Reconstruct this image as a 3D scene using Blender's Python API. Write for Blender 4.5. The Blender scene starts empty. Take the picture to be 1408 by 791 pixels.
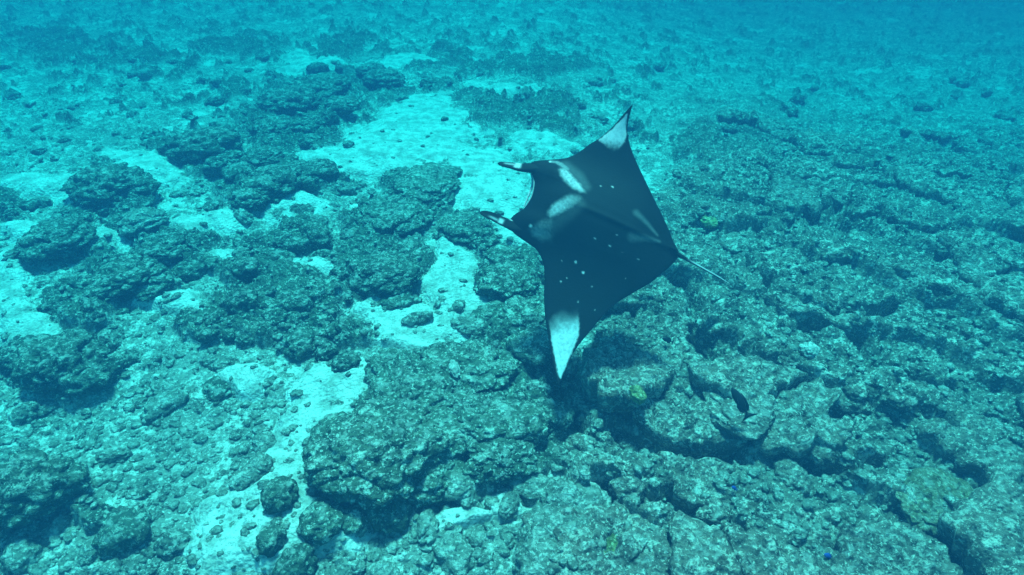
import bpy, math, random
import numpy as np
from mathutils import Vector, Matrix

random.seed(7)
RNG = np.random.default_rng(11)
scene = bpy.context.scene
COL = scene.collection
R = math.radians

# ---------------------------------------------------------------- camera
CAM_H, PITCH, FPX, PW, PH = 5.0, R(38.0), 839.0, 1408.0, 791.0
cam_data = bpy.data.cameras.new('camera')
cam_data.sensor_width = 36.0
cam_data.lens = 36.0 * FPX / PW
cam_data.clip_start = 0.05
cam_data.clip_end = 500.0
cam = bpy.data.objects.new('camera', cam_data)
cam.location = (0, 0, CAM_H)
cam.rotation_euler = (R(90) - PITCH, 0, 0)
COL.objects.link(cam)
scene.camera = cam

# ---------------------------------------------------------------- sky, sun, exposure
SUN_TRAVEL = Vector((0.02, -0.34, -0.94)).normalized()
sun_el = math.asin(-SUN_TRAVEL.z)
sun_az = math.atan2(-SUN_TRAVEL.x, -SUN_TRAVEL.y)      # clockwise from +Y
world = bpy.data.worlds.new('World')
scene.world = world
world.use_nodes = True
wn = world.node_tree
sky = wn.nodes.new('ShaderNodeTexSky')
sky.sky_type = 'NISHITA'
sky.sun_disc = False
sky.sun_elevation = sun_el
sky.sun_rotation = sun_az
bg = wn.nodes['Background']
wn.links.new(sky.outputs['Color'], bg.inputs['Color'])
bg.inputs['Strength'].default_value = 0.13
sun_data = bpy.data.lights.new('sun', 'SUN')
sun_data.energy = 4.2
sun_data.angle = R(9)
sun_data.color = (1.0, 0.97, 0.92)
sun = bpy.data.objects.new('sun', sun_data)
sun.rotation_euler = SUN_TRAVEL.to_track_quat('-Z', 'Y').to_euler()
sun.location = (-6, 6, 20)
COL.objects.link(sun)
scene.view_settings.view_transform = 'Standard'
scene.view_settings.look = 'None'
scene.view_settings.gamma = 1.0
scene.view_settings.use_curve_mapping = False
scene.view_settings.exposure = 1.66
scene.render.engine = 'CYCLES'
scene.cycles.use_denoising = True
scene.cycles.max_bounces = 5
scene.cycles.volume_bounces = 1

# ---------------------------------------------------------------- pixel <-> place
CP, SP = math.cos(PITCH), math.sin(PITCH)
FW = np.array([0, CP, -SP]); UP = np.array([0, SP, CP]); RT = np.array([1.0, 0, 0])
CAMP = np.array([0, 0, CAM_H])

def ray(px, py):
    px = np.asarray(px, float); py = np.asarray(py, float)
    return (FW + RT * ((px - PW / 2) / FPX)[..., None] - UP * ((py - PH / 2) / FPX)[..., None])

def to_px(x, y, z=0.0):
    dx, dy, dz = x, y, z - CAM_H
    d = dy * CP - dz * SP
    d = np.maximum(d, 0.3)
    return PW / 2 + FPX * dx / d, PH / 2 - FPX * (dy * SP + dz * CP) / d

# ---------------------------------------------------------------- noise
def h01(ix, iy, iz=0, s=0):
    n = (ix.astype(np.int64) * 374761393 + iy.astype(np.int64) * 668265263
         + np.asarray(iz).astype(np.int64) * 2147483647 + s * 1274126177) & 0xFFFFFFFF
    n = ((n ^ (n >> 13)) * 1274126177) & 0xFFFFFFFF
    n = ((n ^ (n >> 16)) * 2246822519) & 0xFFFFFFFF
    n = n ^ (n >> 15)
    return (n & 0xFFFFFF) / float(0x1000000)

def sm(t):
    return t * t * (3 - 2 * t)

def sstep(a, b, x):
    return sm(np.clip((x - a) / (b - a), 0, 1))

def vn2(x, y, s=0):
    ix, iy = np.floor(x), np.floor(y)
    fx, fy = sm(x - ix), sm(y - iy)
    a = h01(ix, iy, 0, s); b = h01(ix + 1, iy, 0, s); c = h01(ix, iy + 1, 0, s); d = h01(ix + 1, iy + 1, 0, s)
    return (a + (b - a) * fx) * (1 - fy) + (c + (d - c) * fx) * fy

def fbm2(x, y, o=4, s=0):
    v = 0; a = 0.5; t = 0
    for k in range(o):
        c, q = math.cos(0.65 + 1.1 * k), math.sin(0.65 + 1.1 * k)
        v = v + a * vn2((x * c - y * q) * 2 ** k + 17.1 * k, (x * q + y * c) * 2 ** k - 9.7 * k, s + k); t += a; a *= 0.5
    return v / t

def vn3(p, s=0):
    i = np.floor(p); f = sm(p - i)
    out = 0
    for dx in (0, 1):
        for dy in (0, 1):
            for dz in (0, 1):
                w = ((f[:, 0] if dx else 1 - f[:, 0]) * (f[:, 1] if dy else 1 - f[:, 1]) * (f[:, 2] if dz else 1 - f[:, 2]))
                out = out + w * h01(i[:, 0] + dx, i[:, 1] + dy, i[:, 2] + dz, s)
    return out

def fbm3(p, o=4, s=0):
    v = 0; a = 0.5; t = 0
    for k in range(o):
        v = v + a * vn3(p * 2 ** k + 13.7 * k, s + k); t += a; a *= 0.5
    return v / t

def wor2(x, y, s=0):
    ix, iy = np.floor(x), np.floor(y)
    f1 = np.full(x.shape, 9.0); f2 = f1.copy(); idv = np.zeros(x.shape)
    for dx in (-1, 0, 1):
        for dy in (-1, 0, 1):
            cx, cy = ix + dx, iy + dy
            d = np.hypot(cx + h01(cx, cy, 0, s) - x, cy + h01(cx, cy, 5, s) - y)
            near = d < f1
            f2 = np.where(near, f1, np.minimum(f2, d))
            idv = np.where(near, h01(cx, cy, 9, s), idv)
            f1 = np.where(near, d, f1)
    return f1, f2, idv

def wor3(p, s=0):
    i = np.floor(p)
    f1 = np.full(len(p), 9.0); f2 = f1.copy()
    for dx in (-1, 0, 1):
        for dy in (-1, 0, 1):
            for dz in (-1, 0, 1):
                c = i + np.array([dx, dy, dz])
                j = np.stack([h01(c[:, 0], c[:, 1], c[:, 2], s + q) for q in (0, 31, 62)], 1)
                d = np.linalg.norm(c + j - p, axis=1)
                f2 = np.minimum(f2, np.maximum(f1, d)); f1 = np.minimum(f1, d)
    return f1, f2

# ---------------------------------------------------------------- where sand, reef and ledges lie
SAND = [(600, 152, 62, 34, 0), (500, 206, 64, 20, -8), (566, 198, 84, 34, 0), (625, 222, 60, 32, 10), (662, 250, 52, 42, 0),
        (690, 285, 30, 40, 0), (480, 232, 40, 12, 0), (708, 335, 32, 14, 20), (612, 372, 20, 46, 10), (560, 466, 62, 24, 12),
        (600, 452, 34, 22, 0), (478, 558, 58, 34, 20), (432, 600, 66, 42, -40), (390, 660, 66, 44, -50), (345, 720, 76, 40, -30),
        (420, 740, 70, 30, 0), (345, 525, 34, 18, 0), (520, 440, 30, 14, 0), 
        (210, 236, 42, 14, 0), (262, 316, 20, 16, 0), (60, 265, 60, 12, 0), (180, 215, 40, 7, 0),
        (12, 400, 26, 34, 0), (700, 705, 26, 26, 0), (640, 725, 44, 14, 0), (40, 470, 30, 30, 0), (20, 330, 30, 12, 0), (330, 345, 30, 10, 0), (430, 60, 36, 8, 0), (560, 66, 30, 9, 0),
        (690, 105, 34, 12, 0), (740, 190, 40, 14, 0), (1040, 125, 36, 10, 0),
        (1240, 195, 70, 16, 0), (250, 420, 40, 12, 0), (300, 300, 30, 14, 0),
        (410, 290, 40, 12, 0), (440, 380, 30, 10, 0), (640, 410, 24, 20, 0), (150, 330, 30, 10, 0)]
REEF = [(160, 268, 52, 40, 0), (285, 208, 46, 28, 0), (200, 310, 26, 20, 0), (375, 255, 60, 40, 0), (440, 240, 34, 26, 0),
        (395, 175, 60, 34, 0), (440, 130, 62, 30, 0), (530, 112, 40, 26, 0), (300, 110, 26, 12, 0), (85, 335, 60, 28, 0),
        (10, 300, 26, 24, 0), (190, 385, 50, 30, 0), (240, 345, 44, 22, 0), (330, 355, 60, 34, 0), (425, 330, 60, 34, 0),
        (120, 440, 60, 28, 0), (95, 510, 62, 44, 0), (40, 680, 72, 44, 0), (590, 262, 52, 42, 0), (545, 305, 56, 36, 0),
        (640, 322, 40, 30, 0), (530, 380, 70, 40, 0), (420, 420, 90, 34, 0), (330, 440, 70, 34, 0), (480, 470, 60, 26, 0),
        (700, 385, 50, 52, 0), (690, 460, 60, 50, 0), (600, 600, 150, 100, 0), (650, 540, 80, 60, 0), (740, 560, 60, 70, 0),
        (650, 130, 40, 24, 0), (740, 140, 50, 26, 0), (180, 60, 60, 20, 0), (60, 30, 60, 22, 0), (330, 40, 50, 14, 0), (480, 36, 50, 16, 0),
        (150, 720, 60, 20, 0), (385, 690, 26, 22, 0), (780, 120, 40, 16, 0), (960, 190, 60, 26, 0), (1010, 260, 50, 24, 0),
        (1150, 290, 60, 26, 0), (1180, 300, 50, 26, 0), (590, 60, 50, 14, 0), (720, 60, 60, 16, 0)]

def blobs(px, py, lst, wide=1.45):
    m = np.zeros(px.shape)
    for cx, cy, rx, ry, ang in lst:
        c, s = math.cos(R(ang)), math.sin(R(ang))
        dx, dy = px - cx, py - cy
        d = np.hypot((dx * c + dy * s) / rx, (-dx * s + dy * c) / ry)
        m = np.maximum(m, np.clip(wide - d, 0, 1))
    return m

EDGE_Y = np.array([-200, 0, 150, 250, 350, 450, 560, 640, 791, 1000.0])
EDGE_X = np.array([1010, 990, 950, 905, 860, 800, 780, 752, 735, 730.0])

def masks(x, y):
    px, py = to_px(x, y)
    sc = np.hypot(x, y)
    w1 = (fbm2(x * 1.3, y * 1.3, 4, 40) - 0.5) * 1.0
    w2 = (fbm2(x * 1.3, y * 1.3, 4, 50) - 0.5) * 1.0
    dsc = FPX / np.maximum(np.hypot(sc, CAM_H), 2)
    fw = 1 + 1.6 * sstep(8, 15, y)
    v1 = (fbm2(x * 0.55, y * 0.55, 4, 43) - 0.5) * (fw - 1); v2 = (fbm2(x * 0.55, y * 0.55, 4, 53) - 0.5) * (fw - 1)
    px = px + (w1 * 0.9 + v1 * 1.6) * dsc
    py = py + (w2 * 0.55 + v2 * 0.5) * dsc
    sand = blobs(px, py, SAND, 1.75)
    reef = blobs(px, py, REEF, 1.5)
    edge = np.interp(py, EDGE_Y, EDGE_X)
    shelf = sstep(-25, 35, px - edge)
    shelf = shelf * sstep(19, 9, y + 3 * (fbm2(x * 0.5, y * 0.5, 3, 66) - 0.5))
    n = fbm2(x * 2.1, y * 2.1, 5, 60)
    sand = np.clip(sstep(0.02, 0.98, sand + (n - 0.5) * 1.0), 0, 1) * (1 - 0.85 * shelf * (py > 260))
    reef = np.clip(sstep(0.30, 0.75, reef * 1.0 + (n - 0.5) * -0.7 + 1.0 * (fbm2(x * 3.6, y * 3.6, 4, 64) - 0.5) * fw + 0.0 * (1 - shelf)), 0, 1)
    reef = np.maximum(reef, shelf * 0.0)
    reef = reef * (1 - 0.8 * sand)
    return sand, reef, shelf

CRACKS = [[(838, 606), (870, 622), (905, 640), (960, 655), (1010, 648)], [(762, 540), (775, 575), (790, 610), (812, 640)], [(812, 478), (785, 520), (775, 560)],
          [(1085, 478), (1130, 462), (1180, 452), (1225, 440)], [(1175, 478), (1198, 520), (1240, 545), (1290, 560)], [(1110, 655), (1150, 668), (1190, 655)],
          [(925, 395), (945, 420), (955, 446)], [(1010, 375), (1050, 405), (1062, 440)], [(985, 480), (1030, 500)], [(1095, 590), (1130, 596), (1165, 580)],
          [(905, 705), (960, 740), (1010, 765)], [(1280, 470), (1340, 510), (1408, 560)], [(1350, 600), (1408, 610)], [(1120, 300), (1170, 315), (1210, 300)], [(1030, 330), (1090, 345)],
          [(955, 470), (985, 520), (1000, 500)], [(830, 690), (880, 715)]]

def crack_dist(x, y):
    px, py = to_px(x, y)
    sc = FPX / np.maximum(np.sqrt(x * x + y * y + CAM_H ** 2), 2)
    px = px + (fbm2(x * 3.1, y * 3.1, 3, 140) - 0.5) * sc * 0.35
    py = py + (fbm2(x * 3.1, y * 3.1, 3, 150) - 0.5) * sc * 0.25
    best = np.full(np.shape(px), 1e9)
    for ln in CRACKS:
        for k in range(len(ln) - 1):
            ax, ay = ln[k]; ex, ey = ln[k + 1][0] - ax, ln[k + 1][1] - ay
            t = np.clip(((px - ax) * ex + (py - ay) * ey) / (ex * ex + ey * ey), 0, 1)
            best = np.minimum(best, np.hypot(px - ax - ex * t, (py - ay - ey * t) * 1.4))
    return best / sc

FLAT = [(210, 640, 130, 100, 0), (120, 590, 90, 50, 0), (230, 740, 110, 50, 0), (60, 770, 60, 30, 0), (300, 580, 60, 60, 0)]
STRIKE = np.array([0.80, -0.60]); DIP = np.array([0.60, 0.80])

def height(x, y, fine=True, parts=False):
    sand, reef, shelf = masks(x, y)
    far = 13 * (1 - np.exp(-np.maximum(0, y - 7) / 13))
    z0 = -0.15 * far * sstep(-1, 11, x) - 0.025 * far - 0.045 * np.maximum(0, y - 9.5)
    z0 = z0 + 0.22 * (fbm2(x * 0.45, y * 0.45, 3, 3) - 0.5)
    wx = x + 0.30 * (fbm2(x * 2.3, y * 2.3, 3, 70) - 0.5)
    wy = y + 0.30 * (fbm2(x * 2.3, y * 2.3, 3, 75) - 0.5)
    f1, f2, c1 = wor2(wx * 1.25, wy * 1.25, 5)
    dome1 = np.sqrt(np.clip(1 - (f1 / 0.72) ** 2, 0, 1)) * (0.35 + 0.65 * c1)
    g1, g2, c2 = wor2(wx * 3.3, wy * 3.3, 6)
    dome2 = np.sqrt(np.clip(1 - (g1 / 0.66) ** 2, 0, 1)) * (0.2 + 0.8 * c2)
    flat = sstep(0.1, 0.8, blobs(*to_px(x, y), FLAT))
    r = reef * (0.03 + 0.17 * dome1 + 0.12 * dome2) + (1 - reef) * (1 - shelf) * (1 - 0.75 * flat) * 0.085 * dome2 * sstep(0.3, 0.8, c1)
    # ledges: a staircase that climbs along the dip, worn by noise
    w = wx * DIP[0] + wy * DIP[1]
    u = wx * STRIKE[0] + wy * STRIKE[1]
    q = w * 0.85 + 0.9 * fbm2(u * 0.7, w * 0.9, 4, 21)
    fr = q - np.floor(q)
    saw = sstep(0.0, 0.10, fr) - fr
    sh = shelf * (0.16 + 0.22 * saw + 0.10 * dome2 + 0.22 * (fbm2(x * 1.6, y * 1.6, 4, 24) - 0.5))
    z = z0 + r + sh * (1 - 0.6 * reef)
    crk = sstep(0.17, 0.04, crack_dist(x, y))
    z = z - 0.30 * crk
    if fine:
        rough = np.clip(0.55 + 0.45 * np.maximum(reef, shelf), 0, 1) * (1 - 0.6 * flat)
        k1, k2, c3 = wor2(wx * 8.0, wy * 8.0, 7)
        z = z + rough * (0.075 * np.sqrt(np.clip(1 - (k1 / 0.60) ** 2, 0, 1)) * c3)
        m1, m2, c4 = wor2(wx * 17 + 3.3, wy * 17, 8)
        z = z + rough * (0.038 * np.clip(1 - m1 * 1.5, 0, 1) * (0.2 + c4))
        z = z + 0.085 * rough * (fbm2(x * 6, y * 6, 5, 90) - 0.5)
    lvl = z0 - 0.3 * crk - 0.016 - 0.045 * flat + 0.155 * sand - 0.10 * shelf + 0.15 * (fbm2(x * 1.4, y * 1.4, 4, 97) - 0.5) + 0.035 * (fbm2(x * 6, y * 7, 5, 95) - 0.5)
    fill = sstep(-0.022, 0.012, lvl - z)
    z = np.maximum(z, lvl)
    if parts:
        return z, fill
    return z

# a coarse map of the floor for setting things down on it
GX = np.arange(-17, 17.01, 0.06); GY = np.arange(0.5, 20.01, 0.06)
_gx, _gy = np.meshgrid(GX, GY)
GZ = height(_gx.ravel(), _gy.ravel(), False).reshape(_gx.shape)
GM = [m.reshape(_gx.shape) for m in masks(_gx.ravel(), _gy.ravel())]
def look(G, x, y):
    fx = min(max((x - GX[0]) / 0.06, 0), len(GX) - 2.001); fy = min(max((y - GY[0]) / 0.06, 0), len(GY) - 2.001)
    i, j = int(fx), int(fy); a, b = fx - i, fy - j
    return float((G[j, i] * (1 - a) + G[j, i + 1] * a) * (1 - b) + (G[j + 1, i] * (1 - a) + G[j + 1, i + 1] * a) * b)

def place(px, py, lift=0.0):
    """the spot on the seabed that shows at a photo pixel"""
    d = ray(px, py); z = 0.0
    for _ in range(6):
        t = (z + lift - CAM_H) / d[2]
        x, y = d[0] * t, d[1] * t
        z = 0.5 * z + 0.5 * look(GZ, x, y)
    return x, y, z, t * np.linalg.norm(d)

# ---------------------------------------------------------------- mesh helpers
def mesh_from(name, verts, faces, smooth=True):
    me = bpy.data.meshes.new(name)
    verts = np.asarray(verts, np.float32)
    faces = np.asarray(faces, np.int32)
    n = faces.shape[1]
    me.vertices.add(len(verts)); me.vertices.foreach_set('co', verts.ravel())
    me.loops.add(faces.size); me.loops.foreach_set('vertex_index', faces.ravel())
    me.polygons.add(len(faces))
    me.polygons.foreach_set('loop_start', np.arange(0, faces.size, n, dtype=np.int32))
    try:
        me.polygons.foreach_set('loop_total', np.full(len(faces), n, np.int32))
    except Exception:
        pass
    me.polygons.foreach_set('use_smooth', np.full(len(faces), smooth, bool))
    me.update(); me.validate()
    return me

def attr(me, name, vals):
    a = me.attributes.new(name, 'FLOAT', 'POINT')
    a.data.foreach_set('value', np.asarray(vals, np.float32))

def obj(name, me, mat=None, parent=None, loc=None):
    o = bpy.data.objects.new(name, me)
    COL.objects.link(o)
    if mat and not me.materials:
        me.materials.append(mat)
    if parent:
        o.parent = parent
    if loc is not None:
        o.location = loc
    return o

def empty(name, loc):
    o = bpy.data.objects.new(name, None); o.location = loc; o.empty_display_size = 0.1
    COL.objects.link(o)
    return o

def tag(o, label, cat, group=None):
    o['label'] = label; o['category'] = cat
    if group:
        o['group'] = group
    return o

def grid_faces(nr, nc, wrap=False):
    i = np.arange(nr - 1)[:, None]; j = np.arange(nc if wrap else nc - 1)[None, :]
    jn = (j + 1) % nc
    return np.stack([i * nc + j, i * nc + jn, (i + 1) * nc + jn, (i + 1) * nc + j], -1).reshape(-1, 4)

_ico = {}
def ico(sub):
    if sub not in _ico:
        import bmesh
        bm = bmesh.new(); bmesh.ops.create_icosphere(bm, subdivisions=sub, radius=1.0)
        v = np.array([p.co[:] for p in bm.verts]); f = np.array([[q.index for q in t.verts] for t in bm.faces])
        bm.free(); _ico[sub] = (v, f)
    return _ico[sub]

# ---------------------------------------------------------------- materials
def new_mat(name):
    m = bpy.data.materials.new(name); m.use_nodes = True
    nt = m.node_tree
    return m, nt, nt.nodes['Principled BSDF']

class NB:
    def __init__(self, nt): self.nt = nt
    def n(self, t, **kw):
        o = self.nt.nodes.new(t)
        for k, v in kw.items(): setattr(o, k, v)
        return o
    def l(self, a, b): self.nt.links.new(a, b)
    def noise(self, vec, scale, detail=4, rough=0.6):
        o = self.n('ShaderNodeTexNoise'); o.inputs['Scale'].default_value = scale
        o.inputs['Detail'].default_value = detail; o.inputs['Roughness'].default_value = rough
        self.l(vec, o.inputs['Vector']); return o.outputs['Fac']
    def vor(self, vec, scale, feature='F1'):
        o = self.n('ShaderNodeTexVoronoi', feature=feature); o.inputs['Scale'].default_value = scale
        self.l(vec, o.inputs['Vector']); return o
    def ramp(self, fac, a, b, lo=0.0, hi=1.0):
        o = self.n('ShaderNodeMapRange', interpolation_type='SMOOTHSTEP')
        for k, v in zip(('From Min', 'From Max', 'To Min', 'To Max'), (a, b, lo, hi)): o.inputs[k].default_value = v
        self.l(fac, o.inputs['Value']); return o.outputs['Result']
    def mix(self, fac, a, b):
        o = self.n('ShaderNodeMix', data_type='RGBA')
        if isinstance(fac, (int, float)): o.inputs[0].default_value = fac
        else: self.l(fac, o.inputs[0])
        for k, v in ((6, a), (7, b)):
            if isinstance(v, tuple): o.inputs[k].default_value = (*v, 1)
            else: self.l(v, o.inputs[k])
        return o.outputs[2]
    def math(self, op, a, b=None):
        o = self.n('ShaderNodeMath', operation=op)
        for k, v in ((0, a), (1, b)):
            if v is None: continue
            if isinstance(v, (int, float)): o.inputs[k].default_value = v
            else: self.l(v, o.inputs[k])
        return o.outputs[0]

def crust_color(b, pos, dark, mid, pale, palecut=0.56):
    """weathered reef rock: turf algae, bare rock and pale coralline crust"""
    c = b.mix(b.ramp(b.noise(pos, 2.2, 5, 0.65), 0.34, 0.60), dark, mid)
    c = b.mix(b.math('MULTIPLY', b.ramp(b.noise(pos, 14, 5, 0.7), 0.44, 0.58), 0.7), c, mid)
    patch = b.ramp(b.noise(pos, 8, 7, 0.75), palecut, palecut + 0.08)
    big = b.ramp(b.noise(pos, 1.1, 3, 0.5), 0.30, 0.58)
    c = b.mix(b.math('MULTIPLY', patch, b.math('ADD', 0.25, b.math('MULTIPLY', big, 0.7))), c, pale)
    spk = b.ramp(b.noise(pos, 27, 5, 0.7), 0.555, 0.615)
    c = b.mix(b.math('MULTIPLY', spk, 0.9), c, pale)
    pit = b.ramp(b.noise(pos, 20, 5, 0.75), 0.42, 0.33)
    c = b.mix(b.math('MULTIPLY', pit, 0.85), c, dark)
    return c

def crust_bump(b, pos, strength, dist):
    h = b.math('ADD', b.noise(pos, 20, 6, 0.72), b.math('MULTIPLY', b.vor(pos, 26).outputs['Distance'], -0.6))
    h = b.math('ADD', h, b.math('MULTIPLY', b.noise(pos, 8, 4, 0.6), 1.6))
    o = b.n('ShaderNodeBump'); o.inputs['Strength'].default_value = strength; o.inputs['Distance'].default_value = dist
    b.l(h, o.inputs['Height'])
    return o.outputs['Normal']

def rock_mat(name, dark, mid, pale, palecut=0.56, sediment=0.35, sedcol=(0.52, 0.50, 0.43)):
    m, nt, p = new_mat(name); b = NB(nt)
    g = b.n('ShaderNodeNewGeometry'); pos = g.outputs['Position']
    c = crust_color(b, pos, dark, mid, pale, palecut)
    s = b.n('ShaderNodeSeparateXYZ'); b.l(g.outputs['Normal'], s.inputs[0])
    upf = b.ramp(s.outputs['Z'], 0.72, 0.98)
    sed = b.math('MULTIPLY', b.math('MULTIPLY', upf, b.ramp(b.noise(pos, 11, 4, 0.65), 0.47, 0.62)), sediment)
    c = b.mix(sed, c, sedcol)
    b.l(c, p.inputs['Base Color'])
    p.inputs['Roughness'].default_value = 0.95
    p.inputs['Specular IOR Level'].default_value = 0.1
    b.l(crust_bump(b, pos, 1.0, 0.06), p.inputs['Normal'])
    return m

DARK_T, MID_T, PALE_T = (0.020, 0.034, 0.027), (0.085, 0.11, 0.08), (0.42, 0.43, 0.35)
M_REEF = rock_mat('algae_reef_rock', DARK_T, MID_T, PALE_T, 0.54, 0.55)
M_OUT = rock_mat('outcrop_coral_rock', (0.020, 0.034, 0.026), (0.11, 0.135, 0.095), (0.55, 0.56, 0.46), 0.54, 0.45)
M_SHELF = rock_mat('ledge_rock', (0.045, 0.038, 0.032), (0.21, 0.165, 0.13), (0.62, 0.54, 0.44), 0.52, 0.45)
M_RUB = rock_mat('rubble_rock', (0.07, 0.075, 0.06), (0.22, 0.22, 0.175), (0.56, 0.53, 0.45), 0.52, 0.4)
M_PALE = rock_mat('pale_rock', (0.20, 0.19, 0.16), (0.45, 0.43, 0.37), (0.72, 0.70, 0.62), 0.50, 0.3)
M_YEL = rock_mat('yellow_coral', (0.09, 0.09, 0.025), (0.28, 0.28, 0.11), (0.48, 0.47, 0.26), 0.52, 0.1)
M_OLIVE = rock_mat('olive_coral', (0.06, 0.05, 0.025), (0.19, 0.15, 0.085), (0.44, 0.38, 0.27), 0.53, 0.3)

def seabed_mat():
    m, nt, p = new_mat('seabed_sand_and_rock'); b = NB(nt)
    g = b.n('ShaderNodeNewGeometry'); pos = g.outputs['Position']
    def at(n):
        a = b.n('ShaderNodeAttribute', attribute_name=n); return a.outputs['Fac']
    sand, reef, shelf = at('sand'), at('reef'), at('shelf')
    sc = b.mix(b.ramp(b.noise(pos, 5, 6, 0.7), 0.35, 0.62), (0.36, 0.35, 0.30), (0.66, 0.64, 0.57))
    sc = b.mix(b.math('MULTIPLY', b.ramp(b.noise(pos, 34, 5, 0.7), 0.54, 0.62), 0.6), sc, (0.24, 0.23, 0.19))
    rub = crust_color(b, pos, (0.10, 0.105, 0.085), (0.27, 0.265, 0.22), (0.62, 0.59, 0.51), 0.50)
    rf = crust_color(b, pos, DARK_T, MID_T, PALE_T, 0.54)
    sh = crust_color(b, pos, (0.04, 0.035, 0.03), (0.16, 0.135, 0.105), (0.58, 0.51, 0.42), 0.53)
    c = b.mix(reef, rub, rf)
    c = b.mix(b.math('MULTIPLY', shelf, 0.9), c, sh)
    edge = b.math('ADD', sand, b.math('MULTIPLY', b.math('SUBTRACT', b.noise(pos, 16, 5, 0.7), 0.5), 0.7))
    c = b.mix(b.ramp(edge, 0.35, 0.62), c, sc)
    b.l(c, p.inputs['Base Color'])
    p.inputs['Roughness'].default_value = 0.95; p.inputs['Specular IOR Level'].default_value = 0.1
    b.l(crust_bump(b, pos, 0.9, 0.05), p.inputs['Normal'])
    return m

# ---------------------------------------------------------------- seabed
NR, NC = 640, 1000
pyr = np.linspace(905, -85, NR - 44)
dep = np.arctan((pyr - PH / 2) / FPX) + PITCH
yr = CAM_H / np.tan(dep)
yr = np.concatenate([[-1.0, 0.3, 1.1], yr[yr > 1.2]])
ext = yr[-1] * np.geomspace(1.02, 75 / yr[-1], NR - len(yr))
yr = np.concatenate([yr, ext])
zc = yr * CP + CAM_H * SP
uu = np.linspace(-1, 1, NC)
X = uu[None, :] * (np.maximum(zc, 3.2) * 0.839 * 1.3 + 0.4)[:, None]
Y = np.repeat(yr[:, None], NC, 1)
xf, yf = X.ravel(), Y.ravel()
Z, fill_ = height(xf, yf, True, True)
s_, r_, l_ = masks(xf, yf)
me = mesh_from('seabed', np.stack([xf, yf, Z], 1), grid_faces(NR, NC))
attr(me, 'sand', fill_); attr(me, 'reef', r_); attr(me, 'shelf', l_)
seabed = obj('seabed', me, seabed_mat())
seabed['kind'] = 'structure'
seabed['label'] = 'pale sand channels and coral rubble of the reef floor'

# ---------------------------------------------------------------- cracked ledge slabs, parts of the seabed
def clip_poly(poly, mid, nrm):
    out = []
    for k in range(len(poly)):
        a, c = poly[k], poly[(k + 1) % len(poly)]
        da, dc = (a - mid) @ nrm, (c - mid) @ nrm
        if da <= 0: out.append(a)
        if da * dc < 0: out.append(a + (c - a) * da / (da - dc))
    return out

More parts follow.
